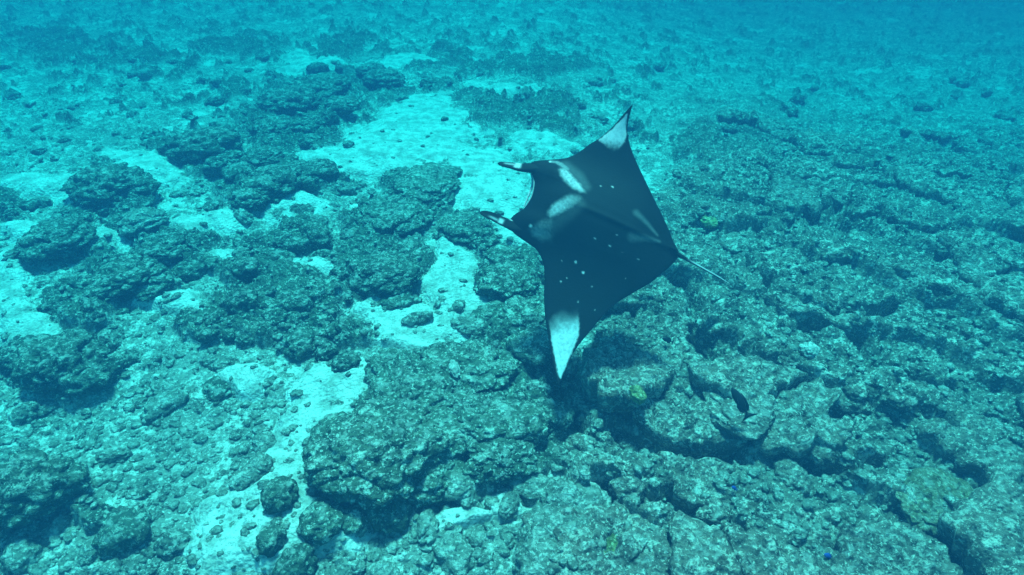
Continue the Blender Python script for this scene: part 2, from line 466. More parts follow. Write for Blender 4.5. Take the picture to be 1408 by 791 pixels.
def make_slabs():
    seeds = []
    SU, SW = 1.05, 0.62
    for iu in range(-22, 22):
        for iw in range(0, 44):
            u = (iu + random.uniform(-0.5, 0.5) + 0.5 * (iw % 2)) * SU
            w = (iw + random.uniform(-0.48, 0.48)) * SW
            seeds.append((u, w))
    S = np.array(seeds)
    P = S[:, :1] * STRIKE + S[:, 1:] * DIP
    px, py = to_px(P[:, 0], P[:, 1])
    _, rf, sh = masks(P[:, 0], P[:, 1])
    cd = crack_dist(P[:, 0], P[:, 1])
    keep = [i for i in range(len(S)) if cd[i] > 0.17 and sh[i] > 0.6 and P[i, 1] < 12.5 and -60 < px[i] < 1500 and 150 < py[i] < 880]
    for i in keep:
        if random.random() < 0.22: continue
        c = S[i]
        d = np.hypot((S[:, 0] - c[0]) / 1.3, S[:, 1] - c[1])
        poly = [c + np.array(v) for v in ((-1.3, -.9), (1.3, -.9), (1.3, .9), (-1.3, .9))]
        for j in np.argsort(d)[1:14]:
            nv = S[j] - c
            poly = clip_poly(poly, (S[j] + c) / 2, nv)
        poly = np.array(poly)
        if len(poly) < 3: continue
        NA, NRG = 96, 20
        th = np.linspace(0, 2 * np.pi, NA, endpoint=False)
        rad = np.full(NA, 9.0)
        dirs = np.stack([np.cos(th), np.sin(th)], 1)
        for k in range(len(poly)):
            a = poly[k] - c; e = poly[(k + 1) % len(poly)] - poly[k]
            den = dirs[:, 0] * e[1] - dirs[:, 1] * e[0]
            with np.errstate(all='ignore'):
                t = (a[0] * e[1] - a[1] * e[0]) / den
                s = (a[0] * dirs[:, 1] - a[1] * dirs[:, 0]) / den
            ok = (t > 0) & (s >= -1e-6) & (s <= 1 + 1e-6)
            rad = np.where(ok, np.minimum(rad, t), rad)
        rad = np.minimum(rad, 1.2)
        for sgn in (0.55, 0.8, 1.0):
            ex = c[0] * STRIKE[0] + c[1] * DIP[0] + rad * sgn * (dirs[:, 0] * STRIKE[0] + dirs[:, 1] * DIP[0]); ey = c[0] * STRIKE[1] + c[1] * DIP[1] + rad * sgn * (dirs[:, 0] * STRIKE[1] + dirs[:, 1] * DIP[1])
            rad = np.where(crack_dist(ex, ey) < 0.10, rad * 0.82, rad)
        rad = (rad + np.roll(rad, 1) + np.roll(rad, -1)) / 3
        q0 = np.stack([np.cos(th) * 2.2 + i * 3.1, np.sin(th) * 2.2, th * 0 + i * 1.7], 1)
        rad = rad * (0.96 + 0.40 * (fbm3(q0, 3, 4) - 0.5) + 0.34 * (fbm3(q0 * 3.5, 3, 9) - 0.5))
        cx, cy = P[i]
        z0 = look(GZ, cx, cy)
        thick = random.uniform(0.10, 0.22)
        lift = random.uniform(-0.10, 0.09)
        tw = random.uniform(-0.22, 0.02); tu = random.uniform(-0.07, 0.07)
        rr = np.concatenate([np.linspace(0, 1, NRG), [1.03, 1.0, 0.90]])
        ring = rr[:, None] * rad[None, :]
        du, dw = ring * np.cos(th), ring * np.sin(th)
        x = cx + du * STRIKE[0] + dw * DIP[0]; y = cy + du * STRIKE[1] + dw * DIP[1]
        g1, _, gc = wor2(x * 6.5, y * 6.5, 33); k1, _, kc = wor2(x * 15, y * 15, 34)
        top = (tw * dw + tu * du + 0.075 * np.sqrt(np.clip(1 - (g1 / .62) ** 2, 0, 1)) * gc + 0.045 * np.clip(1 - 1.5 * k1, 0, 1) * kc
               + 0.20 * (fbm2(x * 2.6, y * 2.6, 4, 36) - 0.5) + 0.045 * (fbm2(x * 14, y * 14, 3, 38) - 0.5))
        z = top - 0.03 * np.clip(rr, 0, 1)[:, None] ** 12
        z[NRG] = z[NRG - 1] - 0.30 * thick; z[NRG + 1] = z[NRG - 1] - 0.75 * thick; z[NRG + 2] = z[NRG - 1] - thick - 0.14
        V = np.stack([x - cx, y - cy, z], -1).reshape(-1, 3)
        me = mesh_from('slab', V, grid_faces(len(rr), NA, True))
        obj('slab', me, M_SHELF, seabed, (cx, cy, z0 + thick * 0.55 + lift))
make_slabs()

# ---------------------------------------------------------------- coral rock shapes
def rock_verts(sub, seed, lump=0.2, lf=2.4, rough=0.30, fine=0.05, flat=1.0, base=1.3):
    v, f = ico(sub)
    s = np.array([seed * 5.3, seed * 2.7, seed * 9.1])
    r = 1 + rough * 2 * (fbm3(v * base + s, 3, seed) - 0.5)
    w = v + 0.25 * (np.stack([fbm3(v * 2 + s + q, 2, seed + q) for q in (1, 2, 3)], 1) - 0.5)
    f1, f2 = wor3(w * lf + s, seed)
    r = r + lump * (np.sqrt(np.clip(1 - (f1 / 0.75) ** 2, 0, 1)) - 0.5)
    g1, g2 = wor3(w * lf * 2.7 + s, seed + 3)
    r = r + lump * 0.42 * (np.clip(1 - g1 * 1.2, 0, 1) - 0.4)
    r = r + fine * 2 * (fbm3(v * 9 + s, 4, seed + 5) - 0.5)
    p = v * r[:, None]
    p[:, 2] = np.where(p[:, 2] > 0, p[:, 2] * flat, p[:, 2] * 0.8)
    return p, f

BOULDERS = []
for k in range(14):
    fl = (0.62, 0.8, 0.7, 0.55)[k % 4]
    p, f = rock_verts(4, 20 + k, 0.22 + 0.04 * (k % 3), 1.9 + 0.35 * (k % 4), 0.34, 0.05, fl)
    BOULDERS.append((p, f))

_bm = {}
def boulder_mesh(k, mat):
    if (k, mat.name) not in _bm:
        p, f = BOULDERS[k]
        m = mesh_from('boulder', p, f); m.materials.append(mat); _bm[(k, mat.name)] = m
    return _bm[(k, mat.name)]

def surface(px, py):
    """the solid surface (seabed, slab or rock) that shows at a photo pixel"""
    bpy.context.view_layer.update()
    d = Vector(ray(px, py)).normalized()
    hit, loc, *_ = scene.ray_cast(bpy.context.evaluated_depsgraph_get(), Vector(CAMP), d)
    return (loc.x, loc.y, loc.z, (loc - Vector(CAMP)).length) if hit else place(px, py)

def boulder(px, py, rpx, mat, name, label, cat, group=None, asp=None, sink=0.25, k=None, on=False, tall=None):
    x, y, z, d = surface(px, py) if on else place(px, py)
    r = rpx / FPX * d
    k = random.randrange(len(BOULDERS)) if k is None else k
    o = obj(name, boulder_mesh(k, mat))
    sx, sy = asp or (random.uniform(0.85, 1.2), random.uniform(0.8, 1.1))
    o.scale = (r * sx, r * sy, r * (tall or random.uniform(0.75, 1.0)))
    o.rotation_euler = (random.uniform(-.15, .15), random.uniform(-.15, .15), random.uniform(0, 6.28))
    o.location = (x, y, z + r * (0.45 - sink))
    return tag(o, label, cat, group)

# ---------------------------------------------------------------- coral outcrops: a thing with lobes
def outcrop(label, lobes, mat=M_OUT, name='coral_outcrop', cat='coral outcrop', sub=5):
    """lobes: (px, py, half width px, depth ratio, height ratio, lift ratio)"""
    x0, y0, z0, d0 = place(lobes[0][0], lobes[0][1])
    root = tag(empty(name, (x0, y0, z0)), label, cat)
    for (px, py, w, dr, hr, lr) in lobes:
        x, y, z, d = place(px, py)
        r = w / FPX * d
        seed = int(px * 3 + py) % 97
        p, f = rock_verts(sub if r > 0.3 else 4, seed, 0.24, 2.9, 0.34, 0.10, 1.0)
        a = random.uniform(-0.3, 0.3); c, s = math.cos(a), math.sin(a)
        p = p * np.array([r, r * dr, r * hr * (0.8 if d < 8.5 else 0.62)]) @ np.array([[c, s, 0], [-s, c, 0], [0, 0, 1]])
        o = obj('coral_lobe', mesh_from('coral_lobe', p, f), mat, root)
        o.location = (x - x0, y - y0, z - z0 + r * lr)
    return root

outcrop('largest knobbly coral outcrop with overhanging lip beside the bright sand patch',
        [(520, 640, 78, 0.85, 0.52, 0.34), (468, 610, 36, 1.0, 0.6, 0.25), (575, 560, 66, 0.9, 0.45, 0.30), (655, 590, 62, 0.8, 0.42, 0.36),
         (640, 520, 62, 0.8, 0.42, 0.26), (590, 665, 44, 0.8, 0.55, 0.30), (690, 640, 46, 0.7, 0.45, 0.34), (545, 520, 40, 0.9, 0.5, 0.2),
         (715, 590, 40, 0.9, 0.5, 0.25), (452, 650, 26, 1.0, 0.7, 0.2), (610, 615, 40, .9, .7, .3), (560, 605, 34, .9, .9, .45)], sub=6)
outcrop('low broad coral mound in front of the manta head with pale sand around it',
        [(585, 262, 44, 1.1, 0.38, 0.16), (548, 300, 42, 1.0, 0.4, 0.14), (525, 285, 26, 1.0, .4, .1), (610, 240, 22, 1, .45, .1)])
outcrop('dark coral mound on rubble just below the lower head fin of the manta',
        [(640, 318, 34, 1.0, 0.55, 0.2), (662, 335, 20, 1, .6, .2), (612, 312, 18, 1, .5, .15)])
outcrop('round coral heads partly hidden under the near wing of the manta',
        [(700, 395, 40, 1.0, 0.55, 0.2), (690, 360, 26, 1.0, .6, .2), (720, 440, 38, 1.0, .5, .2), (680, 440, 28, 1, .5, .2), (735, 480, 34, 1, .5, .2)])
outcrop('dark rounded coral bommie standing left of a small bright sand pocket',
        [(160, 270, 40, 0.9, 0.75, 0.3), (130, 255, 26, 1, .6, .2), (185, 285, 22, 1, .6, .2), (120, 290, 22, 1, .5, .15)], M_REEF)
outcrop('dark coral bommie at the far end of the left sand strip',
        [(285, 210, 36, 0.9, 0.75, 0.25), (258, 200, 20, 1, .6, .2), (310, 222, 20, 1, .6, .2)], M_REEF)
outcrop('pale topped dome coral between two dark bommies',
        [(200, 312, 24, 1, 0.8, 0.3)], M_RUB, 'dome_coral', 'coral')
outcrop('wide cluster of dark coral heads along the far left of the sand channel',
        [(375, 258, 36, 1, .6, .2), (345, 275, 24, 1, .6, .2), (410, 245, 26, 1, .6, .2), (440, 240, 22, 1, .7, .2), (360, 225, 26, 1, .6, .2), (330, 240, 20, 1, .6, .2)], M_REEF)
outcrop('hazy dark coral heads behind the far sand channel',
        [(400, 150, 34, 1, .6, .2), (440, 130, 36, 1, .6, .2), (470, 150, 22, 1, .6, .2), (380, 180, 26, 1, .6, .2), (425, 175, 20, 1, .6, .2)], M_REEF)
outcrop('hazy dark coral mound touching the head of the far sand channel',
        [(530, 115, 26, 1, .6, .2), (595, 118, 16, 1, .7, .2), (510, 100, 18, 1, .6, .2)], M_REEF)
outcrop('shaggy brown coral boulder on rubble with a second head behind it',
        [(85, 505, 40, 0.9, 0.7, 0.25), (120, 520, 26, 1, .7, .2), (40, 490, 26, 1, .6, .2)], M_REEF)
outcrop('big rounded brown coral boulder alone on the fine rubble slope',
        [(50, 678, 48, 0.8, 0.7, 0.25), (95, 672, 20, 1, .7, .2), (15, 690, 28, 1, .6, .1)], M_REEF)
outcrop('row of dark coral heads across the rubble left of the sand channel',
        [(180, 385, 34, 1, .6, .2), (225, 345, 30, 1, .6, .2), (80, 335, 34, 1, .55, .2), (150, 400, 22, 1, .6, .2), (210, 400, 20, 1, .6, .2)], M_REEF)
outcrop('low dark coral patch in the middle of the broken rubble field',
        [(530, 380, 44, 1, .4, .15), (560, 350, 26, 1, .5, .15), (495, 400, 26, 1, .5, .15), (545, 415, 24, 1, .5, .15)], M_REEF)
outcrop('shadowed coral heads at the foot of the cracked ledges under the wing tip',
        [(760, 575, 26, 1, .6, .2), (800, 560, 24, 1, .6, .2), (820, 520, 22, 1, .6, .2), (785, 610, 18, 1, .6, .2), (775, 535, 20, 1, .6, .2)], M_REEF)
outcrop('knobbly rock mound at the foot of the ledges beside the pale rubble pocket',
        [(770, 745, 44, 1, .6, .2), (745, 780, 34, 1, .6, .2), (800, 700, 34, 1, .5, .2), (775, 690, 26, 1, .5, .2)], M_RUB)

# single boulders one can pick out
boulder(476, 505, 18, M_REEF, 'boulder', 'small round dark boulder alone on white sand above the largest outcrop', 'boulder', k=1, sink=0.1)
boulder(386, 686, 22, M_REEF, 'boulder', 'knobbly dark rock alone on the white sand below the largest outcrop', 'boulder', k=2, sink=0.1)
boulder(440, 716, 26, M_OUT, 'boulder', 'rough rock at the foot of the largest outcrop, left end', 'boulder', k=3)
boulder(484, 716, 18, M_OUT, 'boulder', 'smaller rough rock tucked under the lip of the largest outcrop', 'boulder', k=4)
boulder(408, 782, 26, M_REEF, 'boulder', 'smooth dark boulder at the lower end of the sand channel', 'boulder', k=5, sink=0.15)
boulder(372, 745, 20, M_REEF, 'boulder', 'brown boulder beside a smaller stone in the lower sand channel', 'boulder', k=6)
boulder(345, 655, 17, M_RUB, 'boulder', 'flat pale stone half buried in the lower sand channel', 'boulder', k=7, asp=(1.3, .8), sink=.35)
boulder(302, 536, 16, M_REEF, 'boulder', 'oval dark stone at the rim of the fine rubble slope', 'boulder', k=8)
boulder(182, 497, 12, M_REEF, 'boulder', 'small oval dark stone beside the shaggy coral boulder', 'boulder', k=9)
boulder(240, 750, 18, M_RUB, 'boulder', 'pale crusted stone low on the fine rubble slope', 'boulder', k=10)
boulder(760, 660, 17, M_PALE, 'boulder', 'bright whitish rock wedged between the outcrop and the ledges', 'boulder', k=11, asp=(1.3, .7))
boulder(1110, 487, 11, M_PALE, 'dome_coral', 'small smooth pale dome coral in the dark gap between far ledges', 'coral', k=1, asp=(1.2, 1.0), sink=0.0)
boulder(625, 508, 12, M_PALE, 'boulder', 'long pale stone lying on top of the largest outcrop', 'boulder', k=12, asp=(1.5, .6), sink=0.35, on=True)
boulder(877, 542, 12, M_YEL, 'yellow_coral', 'yellow green knobbly coral on a ledge above the deep crack', 'coral', k=13, sink=0.4, on=True)
boulder(838, 755, 17, M_YEL, 'yellow_coral', 'yellowish coral crust among the lower ledges', 'coral', k=2, sink=0.4, on=True, tall=0.5)
boulder(1290, 692, 42, M_OLIVE, 'olive_coral', 'wide flat olive brown coral crust on the outer ledges', 'coral', k=7, asp=(1.15, .8), sink=0.47, on=True, tall=0.3)
boulder(975, 305, 12, M_YEL, 'yellow_coral', 'small pale yellow coral on the ledge behind the manta tail', 'coral', k=4, sink=0.4, on=True)

boulder(1020, 562, 46, M_SHELF, 'boulder', 'broad flat topped rock on the ledges under the dark slender fish', 'rock', k=3, asp=(1.2, 0.9), sink=0.35, on=True, tall=0.45)

# the rest of the loose boulders, scattered where the photo has them
ZONES = {
    'sand': ('small dark rock lying on the bright sand of the channel', 'rocks on the sand channel', 34, 'boulder', M_RUB),
    'left': ('rounded algae covered boulder in the dark patches left of the sand channel', 'boulders left of the sand channel', 190, 'boulder', M_REEF),
    'rubble': ('pale crusted rock on the rubble left of the sand channel', 'rocks on the left rubble', 90, 'rubble_rock', M_RUB),
    'mid': ('coral rock between the sand channel and the manta', 'coral rocks between channel and manta', 80, 'boulder', M_RUB),
    'shelf': ('broken rock lying loose on the cracked ledges', 'loose rocks on the ledges', 110, 'rubble_rock', M_SHELF),
}
def zone_of(px, py, x, y):
    s, r, l = [look(g, x, y) for g in GM]
    if l > 0.5: return 'shelf'
    if s > 0.6: return 'sand'
    if px > 480 + (py > 520) * 60: return 'mid'
    return 'left' if r > 0.4 else 'rubble'
ANCHORS = [(160, 270, 'the bommie by a sand pocket'), (285, 210, 'the bommie behind the sand strip'), (375, 250, 'the wide cluster of dark heads'),
           (430, 140, 'the hazy heads behind the far channel'), (530, 110, 'the hazy mound at channel head'), (85, 505, 'the shaggy brown coral boulder'),
           (50, 680, 'the big brown coral boulder'), (180, 370, 'the row of dark coral heads'), (530, 380, 'the low dark coral patch'),
           (570, 280, 'the broad mound facing the manta'), (640, 320, 'the mound below the lower head fin'), (700, 400, 'the heads under the near wing'),
           (476, 505, 'the small round dark boulder'), (590, 600, 'the largest outcrop'), (386, 686, 'the knobbly dark rock on sand'), (790, 570, 'the shadowed heads below the ledges'),
           (770, 740, 'the mound at the ledge foot'), (868, 577, 'the yellow green coral'), (1018, 553, 'the dark slender fish'), (916, 467, 'the small dark oval fish'),
           (1110, 487, 'the pale dome coral'), (1290, 690, 'the olive coral crust'), (930, 640, 'the deepest crack'), (970, 375, 'the manta tail'), (1160, 460, 'the gap under the far ledge'),
           (1190, 310, 'the far dark hollows'), (1150, 660, 'the lower dark hollow'), (1010, 670, 'the tiny blue fish'), (330, 430, 'the broken rubble field'), (200, 640, 'the fine rubble slope'),
           (60, 60, 'the fading far mounds'), (900, 100, 'the fading far slope'), (1330, 300, 'the fading outer slope'), (838, 755, 'the yellowish coral crust'), (240, 750, 'the pale crusted stone')]
count = {k: 0 for k in ZONES}
seen = {}
tries = 0
while tries < 5000 and any(count[k] < ZONES[k][2] for k in ZONES):
    tries += 1
    px, py = random.uniform(0, 1408), 40 + 760 * random.random() ** 1.1
    d = ray(px, py)
    t = -CAM_H / d[2]
    x, y = d[0] * t, d[1] * t
    if y > 16: continue
    zn = zone_of(px, py, x, y)
    if px < 340 and py > 545 and random.random() < 0.85: continue
    if count[zn] >= ZONES[zn][2]: continue
    size = random.choice((0.06, 0.07, 0.09, 0.10, 0.12, 0.15, 0.20)) * random.uniform(0.8, 1.2) * {'sand': 0.55, 'rubble': 0.75, 'mid': 0.8}.get(zn, 1.0)
    dist = t * np.linalg.norm(d)
    if size * FPX / dist < 4.0: continue
    count[zn] += 1
    _, _, _, nm, mt = ZONES[zn]
    asp = random.choice(((1.35, 0.75), (1.0, 0.95), (1.1, 0.85)))
    sz = 'small' if size < 0.09 else ('mid-sized' if size < 0.135 else 'large')
    shp = 'elongated' if asp[0] > 1.2 else ('round' if asp[0] < 1.05 else 'lumpy')
    colr = {'sand': 'pale grey', 'left': 'dark green', 'rubble': 'pale crusted', 'mid': 'speckled grey', 'shelf': 'grey brown'}[zn]
    anc = min(ANCHORS, key=lambda q: math.hypot(q[0] - px, (q[1] - py) * 1.5))[2]
    lab = f'{sz} {shp} {colr} rock ' + {'sand': 'on sand', 'left': 'on reef', 'rubble': 'on rubble', 'mid': 'on coral', 'shelf': 'on ledges'}[zn] + f' near {anc}'
    boulder(px, py, size * FPX / dist, mt, nm, lab, 'rock', f'loose rocks near {anc}', asp=asp)

# ---------------------------------------------------------------- loose rubble, too small to count
def make_rubble(n=11000):
    v, f = ico(2)
    VV, FF = [], []
    shapes = [rock_verts(2, 60 + q, 0.5, 1.8, 0.7, 0.0, 0.6)[0] for q in range(10)]
    px = RNG.uniform(-80, 1490, n); py = 40 + 800 * RNG.random(n) ** 0.75
    d = ray(px, py); t = -CAM_H / d[:, 2]
    x, y = d[:, 0] * t, d[:, 1] * t
    s, r, l = masks(x, y)
    keep = (y < 15) & (RNG.random(n) < 1.0 - 0.72 * s)
    x, y = x[keep], y[keep]
    z = height(x, y, True)
    base = 0
    for k in range(len(x)):
        a = random.uniform(0, 6.28); c, q = math.cos(a), math.sin(a)
        sz = random.choice((0.012, 0.015, 0.018, 0.022, 0.03, 0.045))
        p = shapes[k % 10] * np.array([sz * random.uniform(.8, 1.5), sz, sz * random.uniform(.6, 1)])
        p = p @ np.array([[c, q, 0], [-q, c, 0], [0, 0, 1]]) + np.array([x[k], y[k], z[k] + sz * 0.1])
        VV.append(p); FF.append(f + base); base += len(p)
    o = obj('coral_rubble', mesh_from('coral_rubble', np.concatenate(VV), np.concatenate(FF)), M_RUB)
    o['kind'] = 'stuff'
    tag(o, 'small broken coral rubble strewn over the reef floor', 'rubble')
make_rubble()

# ---------------------------------------------------------------- manta ray
def catmull(P, n):
    P = np.asarray(P, float)
    seg = np.linalg.norm(np.diff(P[:, :2], axis=0), axis=1)
    k = np.concatenate([[0], np.cumsum(np.maximum(seg, 1e-3))])
    s = np.linspace(0, k[-1], n)
    out = np.zeros((n, P.shape[1]))
    m = np.zeros_like(P)
    m[1:-1] = (P[2:] - P[:-2]) / (k[2:] - k[:-2])[:, None]
    m[0] = (P[1] - P[0]) / (k[1] - k[0]); m[-1] = (P[-1] - P[-2]) / (k[-1] - k[-2])
    i = np.clip(np.searchsorted(k, s, 'right') - 1, 0, len(P) - 2)
    h = (k[i + 1] - k[i]); t = ((s - k[i]) / h)[:, None]; h = h[:, None]
    return ((2 * t ** 3 - 3 * t ** 2 + 1) * P[i] + (t ** 3 - 2 * t ** 2 + t) * h * m[i] + (-2 * t ** 3 + 3 * t ** 2) * P[i + 1] + (t ** 3 - t ** 2) * h * m[i + 1])

MD = ray(828.0, 307.0)
MP0 = CAMP + MD / np.linalg.norm(MD) * 6.35
MN = -MD / np.linalg.norm(MD) * 0.80 + np.array([-0.05, 0.0, 0.50]); MN /= np.linalg.norm(MN)

def on_manta(px, py, n=0.0):
    """place on the manta's own tilted plane, n metres above it"""
    d = ray(px, py)
    t = ((MP0 - CAMP) @ MN + n) / (d @ MN)
    return CAMP + d * np.asarray(t)[..., None]

PAIRS = [(768, 531, 768, 531), (761, 503, 776, 511), (755, 469, 792, 480), (749.5, 435, 812, 455), (748, 404, 839, 424), (748.5, 381, 866, 405.5),
         (746.5, 361, 893, 390), (738, 344, 911, 375.5), (725, 334, 920, 368), (706, 320, 927, 361), (699, 308, 930.5, 357), (706, 297, 932.5, 353.5),
         (721, 287, 933.3, 351), (730, 274, 933.5, 349), (734, 262, 933.3, 347), (735, 250, 932.6, 344.5), (731.5, 240, 931, 341.5), (727, 231, 928.5, 337),
         (733, 223, 925, 330), (757, 220.3, 920, 317), (779, 217.6, 910, 295), (794, 211, 900, 275), (811, 198.5, 887, 248), (825, 190, 876, 225),
         (839, 178, 866, 199), (850.5, 165.6, 862.6, 177), (863, 151, 866.5, 156), (870, 144, 870, 144)]
NS, NT = 340, 150
C = catmull(PAIRS, NS)
tt = 0.5 - 0.5 * np.cos(np.linspace(0, np.pi, NT))
PX = C[:, 0][:, None] * (1 - tt) + C[:, 2][:, None] * tt
PY = C[:, 1][:, None] * (1 - tt) + C[:, 3][:, None] * tt
AX0 = np.array([731.0, 268.0]); AXD = np.array([933.0, 348.0]) - AX0; AXL = np.linalg.norm(AXD); AXD /= AXL
AXN = np.array([-AXD[1], AXD[0]])                       # towards the near wing
def axis_uv(px, py):
    return (px - AX0[0]) * AXD[0] + (py - AX0[1]) * AXD[1], (px - AX0[0]) * AXN[0] + (py - AX0[1]) * AXN[1]
A, D = axis_uv(PX, PY)
near = np.clip((D - 40) / 185, 0, 1.2); farw = np.clip((-D - 40) / 125, 0, 1.2)
camber = 0.26 * farw ** 2 + 0.16 * near ** 2 - 0.02 * np.sin(np.clip(near, 0, 1) * np.pi)
edge = np.sqrt(np.clip(np.sin(np.pi * tt ** 0.8), 0, 1))[None, :]
core = np.exp(-(np.abs(D) / 46) ** 2.0) * np.interp(A, [-40, 0, 60, 150, 205], [0.05, 0.10, 0.17, 0.12, 0.03])
wing = 0.012 + 0.045 * np.exp(-(np.abs(D) / 110) ** 2)
half = (core + wing) * edge
ridge = 0.022 * np.exp(-(D / 4.0) ** 2) * sstep(40, 120, A) * edge
bulge = 0.035 * (np.exp(-((A - 22) / 20) ** 2 - ((D - 38) / 12) ** 2) + np.exp(-((A - 22) / 20) ** 2 - ((D + 38) / 12) ** 2)) * edge
base = on_manta(PX.ravel(), PY.ravel(), camber.ravel()).reshape(NS, NT, 3)
topv = base + MN * (half + ridge + bulge)[..., None]
botv = base - MN * (half * 0.75 + 0.003)[..., None]

def seg_blob(px, py, pts, w0, w1):
    """soft stroke along a pixel polyline, half width w0 -> w1"""
    best = np.full(px.shape, 1e9)
    n = len(pts) - 1
    for k in range(n):
        a, c = np.array(pts[k], float), np.array(pts[k + 1], float)
        e = c - a; L2 = e @ e
        t = np.clip(((px - a[0]) * e[0] + (py - a[1]) * e[1]) / L2, 0, 1)
        w = w0 + (w1 - w0) * (k + t) / n
        best = np.minimum(best, np.hypot(px - a[0] - e[0] * t, py - a[1] - e[1] * t) / w)
    return best

def poly_sd(px, py, poly):
    """signed distance to a pixel polygon, negative inside"""
    inside = np.zeros(px.shape, bool); dist = np.full(px.shape, 1e9)
    n = len(poly)
    for k in range(n):
        ax, ay = poly[k]; bx, by = poly[(k + 1) % n]
        ex, ey = bx - ax, by - ay
        t = np.clip(((px - ax) * ex + (py - ay) * ey) / (ex * ex + ey * ey), 0, 1)
        dist = np.minimum(dist, np.hypot(px - ax - ex * t, py - ay - ey * t))
        c = ((ay > py) != (by > py)) & (px < ex * (py - ay) / (ey if abs(ey) > 1e-9 else 1e-9) + ax)
        inside ^= c
    return np.where(inside, -dist, dist)

Qx, Qy = PX.ravel(), PY.ravel()
jit = (fbm2(Qx * 0.35, Qy * 0.35, 3, 5) - 0.5)
white = np.zeros(Qx.shape)
# wing tip patches: crisp towards the tip, fading towards the body
sd = poly_sd(Qx, Qy, [(755, 440), (764, 430), (778, 422), (794, 420), (796.5, 448), (795.5, 462), (789, 478), (780, 500), (771, 521), (768.5, 519), (762.5, 490), (758.5, 468)])
fade = sstep(424, 464, Qy + 14 * (fbm2(Qx * 0.09, Qy * 0.09, 3, 25) - 0.5) - (Qx - 776) * -0.25)
white = np.maximum(white, sstep(1.6, -1.6, sd + 3 * jit) * fade ** 1.3 * (0.85 + 0.5 * jit))
sd = poly_sd(Qx, Qy, [(823, 193.5), (840, 180.5), (852, 168.5), (862.5, 158), (860.5, 172), (861, 188), (858, 198), (851, 207), (842, 212), (834, 204)])
white = np.maximum(white, sstep(1.4, -1.4, sd + 2.5 * jit) * sstep(212, 190, Qy + 8 * jit - (Qx - 845) * 0.2) * 0.95)
# shoulder patches
mot = 0.75 + 0.9 * (fbm2(Qx * 0.5, Qy * 0.5, 4, 15) - 0.5)
sd = poly_sd(Qx, Qy, [(770, 240), (775, 236), (783, 243), (790, 251), (800, 264.5), (805, 275), (798, 274), (790, 269.5), (781, 261), (772.5, 250)])
white = np.maximum(white, 0.85 * sstep(3.4, -4.0, sd + 3 * jit) * mot)
b1 = seg_blob(Qx, Qy, [(757, 224.5), (766, 226), (773, 231), (780, 238)], 2.4, 4.5)
white = np.maximum(white, 0.34 * sstep(1.3, 0.3, b1 + 0.6 * jit))
b1 = seg_blob(Qx, Qy, [(778, 232), (796, 248), (806, 266)], 9, 8)
white = np.maximum(white, 0.11 * sstep(1.4, 0.1, b1))
sd = poly_sd(Qx, Qy, [(755, 300), (760, 291), (771, 285), (786, 278.5), (800, 281.5), (801, 289), (788, 297), (773, 302.5), (758, 306)])
white = np.maximum(white, sstep(3.5, -5, sd + 3 * jit) * (0.82 - 0.55 * sstep(766, 800, Qx)) * mot)
sd = poly_sd(Qx, Qy, [(729, 319), (738, 314), (752, 308), (764, 303), (766, 318), (760, 336), (746, 335), (733, 328)])
white = np.maximum(white, sstep(3, -7, sd + 4 * jit) * (0.38 - 0.26 * sstep(738, 766, Qx)) * mot)
b1 = seg_blob(Qx, Qy, [(760, 318), (782, 306), (800, 292)], 12, 8)
white = np.maximum(white, 0.06 * sstep(1.4, 0.1, b1))
for (sx, sy, sr, sv) in [(731, 315.5, 2.2, .95), (757, 225.5, 1.8, .9), (802, 377, 2.0, .9), (792, 363, 1.7, .9), (839, 344, 1.4, .7), (842, 263, 1.5, .8),
                         (771.5, 388.5, 1.3, .7), (773, 361, 1.0, .5), (826, 263, 1.1, .6), (779.5, 384, 1.1, .6), (818, 335, 1.1, .6), (877, 360, 1.2, .5),
                         (848, 331, 1.0, .5), (795, 416, 1.2, .5), (814, 396, 1.0, .5), (856, 352, 1.0, .4), (860, 385, 1.0, .4), (818, 427, 1.0, .4)]:
    white = np.maximum(white, sv * sstep(1.2, 0.5, np.hypot(Qx - sx, Qy - sy) / sr))
# pale streaks either side of the tail root
b1 = seg_blob(Qx, Qy, [(874, 299), (888, 311), (903, 327)], 4.5, 1.8)
white = np.maximum(white, 0.13 * sstep(1.7, 0.0, b1))
b1 = seg_blob(Qx, Qy, [(868, 333), (885, 333), (906, 336)], 5.5, 2.2)
white = np.maximum(white, 0.11 * sstep(1.7, 0.0, b1 + .3 * jit))
# pale rim along the front of the head and the rear wing edges
topw = white.reshape(NS, NT)
rimw = sstep(0.0035, 0.0, 1 - tt)[None, :] * 0.20 * np.ones((NS, 1))
topw = np.maximum(topw, rimw)
botw = np.full((NS, NT), 0.85) * sstep(0.02, 0.06, tt)[None, :]
V = np.concatenate([topv.reshape(-1, 3), botv.reshape(-1, 3)])
F1 = grid_faces(NS, NT)[:, ::-1]; F2 = grid_faces(NS, NT) + NS * NT
i = np.arange(NS - 1)
le = np.stack([i * NT, (i + 1) * NT, (i + 1) * NT + NS * NT, i * NT + NS * NT], 1)
te = np.stack([i * NT + NT - 1, i * NT + NT - 1 + NS * NT, (i + 1) * NT + NT - 1 + NS * NT, (i + 1) * NT + NT - 1], 1)
F = np.concatenate([F1, F2, le, te])

